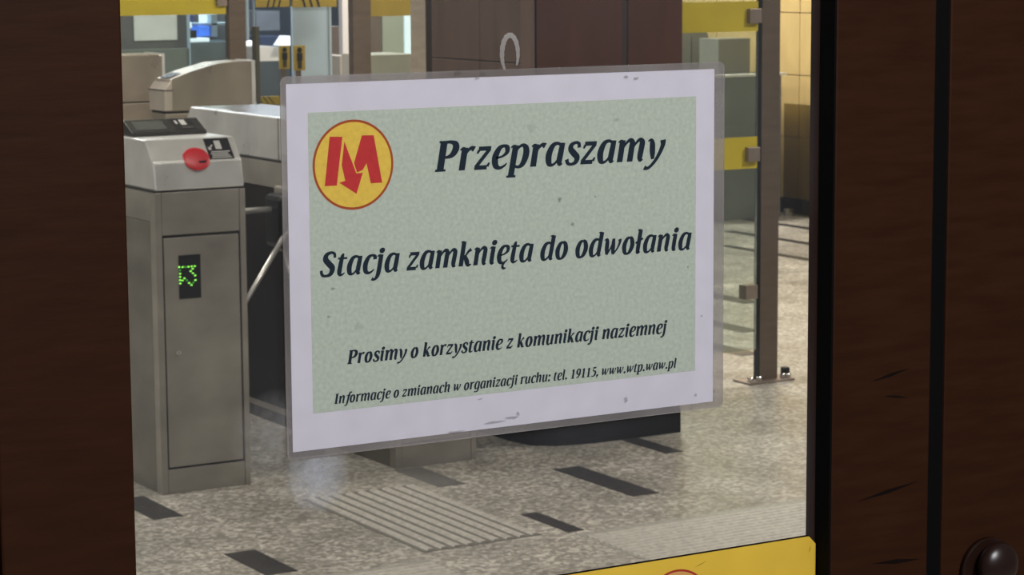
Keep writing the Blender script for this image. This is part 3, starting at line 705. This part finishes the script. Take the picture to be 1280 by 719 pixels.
raw('lit_side_face', [(p.x-.002, Y3+.004, .0), (p.x-.002, Y3+.126, .0), (p.x-.002, Y3+.126, 2.19), (p.x-.002, Y3+.004, 2.19)], [(0, 1, 2, 3)], post_l, po3)  # light on this side of the post painted as a paler face

# ------------------------------------------------------------------ brown column / kiosk
col = thing('clad_column', 'wide dark brown clad column behind the top of the notice', 'column', (4.1, 6.6, 0))
co = col.location
plan = [(4.436, 6.374), (4.10, 6.374), (3.97, 6.40), (3.905, 6.455), (3.885, 6.56), (3.885, 7.03), (4.436, 7.03)]
pl_ = [(x-co.x, y-co.y) for x, y in plan]
prism_z('plinth', pl_, 0, .24, plinth_m, col, .002)
def panel(name, x0, x1, y0, y1, z0, z1, m): return obj(name, bx(bmesh.new(), x0-co.x, x1-co.x, y0-co.y, y1-co.y, z0, z1, .002), m, col)
core = panel('column_core', 3.89, 4.425, 6.385, 7.02, .24, 2.9, steel_seam)
xs = [3.878, 4.195, 4.4375]
for x0, x1 in ((3.878, 4.205), (4.228, 4.4375)):
    for z0, z1 in ((.242, 2.9),):
        panel('cladding_panel', x0, x1, 6.374, 6.384, z0, z1, col_m)
panel('joint_strip', 4.206, 4.227, 6.377, 6.384, .242, 2.9, mat('joint_brown', (.025, .013, .010), .6))
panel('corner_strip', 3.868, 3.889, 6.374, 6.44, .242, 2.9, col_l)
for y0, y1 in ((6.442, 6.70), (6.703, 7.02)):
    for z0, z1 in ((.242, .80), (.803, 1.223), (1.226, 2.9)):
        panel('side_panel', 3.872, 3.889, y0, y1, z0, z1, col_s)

# ------------------------------------------------------------------ cabinets near the far wall on the right
def spanbox(name, label, cat, x0, y0, x1, Y, dep, m, floor_z=0.0, zt=None, bev=.004):
    a = atY(x0, y0, Y); b_ = atY(x1, y0, Y)
    o = obj(name, bx(bmesh.new(), 0, b_.x-a.x, 0, dep, 0, (a.z+b_.z)/2-floor_z, bev), m); o.location = (a.x, Y, floor_z)
    if label: tag(o, label, cat)
    return o
YC = 11.5
cb = spanbox('metal_cabinet', 'low grey metal cabinet behind the bronze post, lit top edge painted white', 'cabinet', 850, 96, 977, YC, .28, grey2)
wd = cb.dimensions.x
obj('lit_top_edge', bx(bmesh.new(), -.01, wd+.03, -.012, .05, cb.dimensions.z-.002, cb.dimensions.z+.012), white_m, cb)  # light along the top edge painted as a white strip
cb2 = spanbox('grey_counter', 'grey green counter beyond the low cabinet, against the tiled wall', 'counter', 898, 48, 938, 11.82, .2, grey3)
YM = 12.2
cb3 = thing('slanted_machine', 'grey machine with slanting side right of the brown column', 'machine', (0, YM, 0))
a = atY(848, 36, YM); b_ = atY(883, 36, YM); c_ = atY(893, 70, YM); cb3.location = (a.x, YM, 0)
prism_y('machine_body', [(0, 0), (c_.x-a.x, 0), (c_.x-a.x, c_.z), (b_.x-a.x, b_.z), (0, b_.z)], 0, .3, grey3, cb3, .004)
obj('machine_front_seam', bx(bmesh.new(), .095, .10, -.002, .002, .1, b_.z-.05), steel_seam, cb3)

# tinted sheet added to darken the lower tiles, standing in for a shadow
sg = thing('tinted_shade_sheet', 'low tinted sheet added in front of the cream tiles in place of a shadow', 'screen', (8.80, 11.11, 0))
obj('shade_pane', bx(bmesh.new(), 0, .008, -.6, .46, .02, .675), glass('shade_tint', (.66, .62, .44), .3, .01, (.1, .1, .06)), sg)
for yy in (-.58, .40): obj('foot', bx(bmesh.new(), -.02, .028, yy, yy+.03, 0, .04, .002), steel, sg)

# ------------------------------------------------------------------ far background, upper left
def far(name, label, cat, x0, y0, x1, y1, Y, dep, m, stand=True, parent=None, bev=.003):
    a = atY(x0, y0, Y); b_ = atY(x1, y1, Y); z1 = max(a.z, b_.z); z0 = 0 if stand else min(a.z, b_.z)
    o = obj(name, bx(bmesh.new(), 0, b_.x-a.x, 0, dep, 0, z1-z0, bev), m)
    loc = Vector((a.x, Y, z0))
    if parent: o.parent = parent; loc = loc-parent.location
    o.location = loc
    if label: tag(o, label, cat)
    return o
# staff booth with a notice, left
booth = thing('staff_booth', 'dark grey booth behind the yellow band at the upper left', 'booth', (atY(150, 60, 13).x, 13, 0))
far('booth_wall', None, None, 120, -60, 236, 60, 13, .08, grey_m, True, booth)
far('booth_lower_panel', None, None, 120, 64, 236, 60, 12.97, .03, grey2, True, booth)
far('booth_edge', None, None, 235, -60, 238, 80, 12.96, .12, pale_m, True, booth)
nt_ = far('paper_notice', 'blank looking pale paper sheet on the dark grey booth', 'notice', 167, 15, 222, 50, 12.995, .004, white_m, False)
# blue lit kiosk
kio = thing('lit_kiosk', 'brightly lit kiosk shelf with blue box at the far left', 'kiosk', (atY(240, 60, 17).x, 17, 0))
far('counter', None, None, 238, 53, 300, 60, 17, .4, mat('kiosk_counter', (.16, .20, .24), .4, 0, .2, 6), True, kio)
far('back_panel', None, None, 238, -40, 300, 55, 17.5, .05, mat('kiosk_back', (.15, .17, .22), .5, 0, .4, 5), True, kio)
far('shelf', None, None, 247, 29, 300, 31, 17.1, .2, pale_m, False, kio)
far('shelf', None, None, 238, 48, 262, 52, 16.98, .2, cool_e, False, kio)
bxo = far('blue_box', None, None, 248, 33, 262, 45, 17.05, .15, blue_e, False, kio)
far('lit_bottle', None, None, 252, 18, 259, 29, 17.15, .06, cool_e, False, kio)
far('dark_box', None, None, 239, 38, 246, 48, 17.0, .1, black_pl, False, kio)
far('pale_box', None, None, 264, 18, 272, 46, 17.1, .1, pale_m, False, kio)
far('blue_bottle', None, None, 238, 19, 242, 28, 17.1, .06, mat('blue_plastic', (.08, .10, .40), .4), False, kio)
far('white_bottle', None, None, 237, 28, 240, 35, 17.0, .05, cool_e, False, kio)
# far wall fittings
def fl(name, label, cat, *a): return far(name, label, cat, *a)
fl('white_door_frame', 'narrow pale frame right of the upper left post', 'frame', 307, -30, 312, 50, 16, .1, pale_m, True)
fl('steel_rod', 'thin pale rod beside the pale frame', 'rod', 317, -30, 319, 50, 15.5, .03, pale_m, True)
gl_ = dome('globe_lamp', atY(312.5, 60, 15), .052, .052, (0, 0, 1), emis('globe_glow', (.9, .96, 1), 1.2)); tag(gl_, 'small bright white globe lamp above the wide gate', 'lamp')
gp = fl('globe_lamp_stand', 'short stand under the bright globe lamp', 'stand', 308, 66, 318, 70, 15.0, .06, dark_panel, True)
fl('wall_cabinet', 'blurred grey blue cabinet on the far wall', 'cabinet', 320, 14, 350, 38, 19.5, .6, mat('cab_grey', (.20, .22, .25), .5, 0, .3, 3), False)
fl('bench', 'dark blue bench below the grey blue cabinet', 'bench', 325, 46, 362, 60, 18.5, .4, mat('bench_blue', (.04, .055, .10), .4), True)
cnt = fl('white_counter', 'white counter left of the yellow pictogram signs', 'counter', 322, 59, 350, 76, 14.5, .35, white_m, False)
cbs = far('counter_base', None, None, 321, 76.5, 362, 76.5, 14.5, .34, mat('base_grey', (.05, .07, .085), .5, 0, .3, 4), True)
cbs.parent = cnt; cbs.location = cbs.location-cnt.location
sh = thing('lit_lampshade', 'small white lit triangular lampshade over the left pictogram sign', 'lamp', atY(357, 57, 14.4))
w0 = (atY(362, 57, 14.4).x-atY(350, 57, 14.4).x)/2; h0 = atY(357, 45, 14.4).z-atY(357, 57, 14.4).z
prism_y('shade', [(-w0, 0), (w0, 0), (w0, h0), (w0*.4, h0)], 0, .12, cool_e, sh)
pc = fl('partition', 'tall pale blue partition above the left end of the notice', 'partition', 365, 8, 414, 8, 12.4, .02, pale_m, True)
obj('side_joint', bx(bmesh.new(), pc.dimensions.x-.020, pc.dimensions.x-.014, -.003, .001, .0, pc.dimensions.z), mat('joint_grey', (.22, .26, .27), .5), pc)
# flap gates with yellow pictograms
def flap(x0, x1, y0, y1, label, Y):
    a = atY(x0, y0, Y); b_ = atY(x1, y1, Y); wd_ = b_.x-a.x; h_ = a.z-b_.z
    g = thing('pictogram_sign', label, 'sign', ((a.x+b_.x)/2, Y, b_.z), 'yellow pictogram signs on the flap gates')
    obj('plate', bx(bmesh.new(), -wd_/2, wd_/2, 0, .01, 0, h_, .002), band_d, g)
    bm = bmesh.new(); s = h_
    bmesh.ops.create_uvsphere(bm, u_segments=12, v_segments=8, radius=.055*s*2)
    bmesh.ops.scale(bm, vec=(1, .1, 1), verts=bm.verts); bmesh.ops.translate(bm, vec=(0, -.002, .82*s), verts=bm.verts)
    bx(bm, -.12*s, .12*s, -.004, -.001, .40*s, .70*s); bx(bm, -.08*s, -.015*s, -.004, -.001, .08*s, .42*s); bx(bm, .015*s, .08*s, -.004, -.001, .08*s, .42*s)
    obj('person_symbol', bm, black_pl, g); obj('holder', bx(bmesh.new(), -.012, .012, .0101, .03, -b_.z, h_*.9), post_m, g)
    return g
flap(349, 362.5, 57, 86, 'left yellow sign with a black standing figure', 12.3)
flap(367, 382, 57, 88, 'right yellow sign with a black standing figure', 12.36)
# hazard banded boards at the very top
def hazard(x0, x1, y0, y1, Y, label, lean, pitch, first, n):
    a = atY(x0, y0, Y); b_ = atY(x1, y1, Y); wd_ = b_.x-a.x; h_ = a.z-b_.z
    g = thing('warning_board', label, 'board', (a.x, Y, b_.z), 'yellow boards with black slashes')
    obj('board', bx(bmesh.new(), 0, wd_, 0, .012, 0, h_, .001), band_d, g)
    if pitch == .22: obj('board_stand', bx(bmesh.new(), wd_*.45, wd_*.55, .0121, .03, -b_.z, h_*.8), dark_panel, g)
    for k in range(n):
        x = wd_*(first+k*pitch); t = wd_*.045
        raw('slash', [(x, -.001, .0), (x+t, -.001, .0), (x+t+lean*h_, -.001, h_), (x+lean*h_, -.001, h_)], [(0, 1, 2, 3)], black_pl, g)
    return g
hazard(320, 362, -26, 8.5, 12.35, 'left yellow board with black slashes at the top edge', .3, .17, .30, 3)
hazard(365, 421, -26, 8.5, 12.35, 'right yellow board with black slashes at the top edge', -.3, .16, .26, 3)
hz = hazard(322, 352, 121, 131, 12.0, 'small low yellow and black striped board left of the notice corner', -.8, .22, .25, 3)
fl('dark_post', 'thin dark olive post at the right end of the round nosed cabinet', 'post', 319, 33, 325, 60, 9.4, .04, mat('olive_post', (.05, .048, .030), .5), True)
fl('white_tube', 'white upright tube left of the dark post above the notice', 'tube', 427, -30, 436, 60, 13.2, .05, mat('white_gloss', (.66, .63, .64), .3), True)
fl('brown_post', 'brown grey post beside the white tube', 'post', 414, 33, 427, 60, 13.6, .1, mat('brown_grey', (.16, .13, .12), .5), True)
fl('beige_counter', 'beige box under the white tube', 'counter', 425, 70, 441, 74, 12.9, .3, beige_m, True)
# seen between the two posts above the notice
fl('pale_cabinet', 'pale grey green cabinet between the posts above the notice', 'cabinet', 477, -20, 505, 60, 13.5, .2, mat('pale_grey', (.33, .35, .30), .5, 0, .08, 4), True)
lit = fl('lit_window', 'bright lit strip right of the pale grey green cabinet', 'window', 505, -20, 520, 55, 14.2, .04, emis('lit_strip', (.72, .84, .95), .75), True)
ld = fl('beige_ledge', 'beige ledge between the posts above the notice', 'ledge', 463, 69, 519, 71, 11.6, .35, beige_m, True)
fl('brown_cabinet', 'dark brown cabinet left of the pale grey green one', 'cabinet', 460, -20, 477, 65, 13.2, .2, col_s, True)
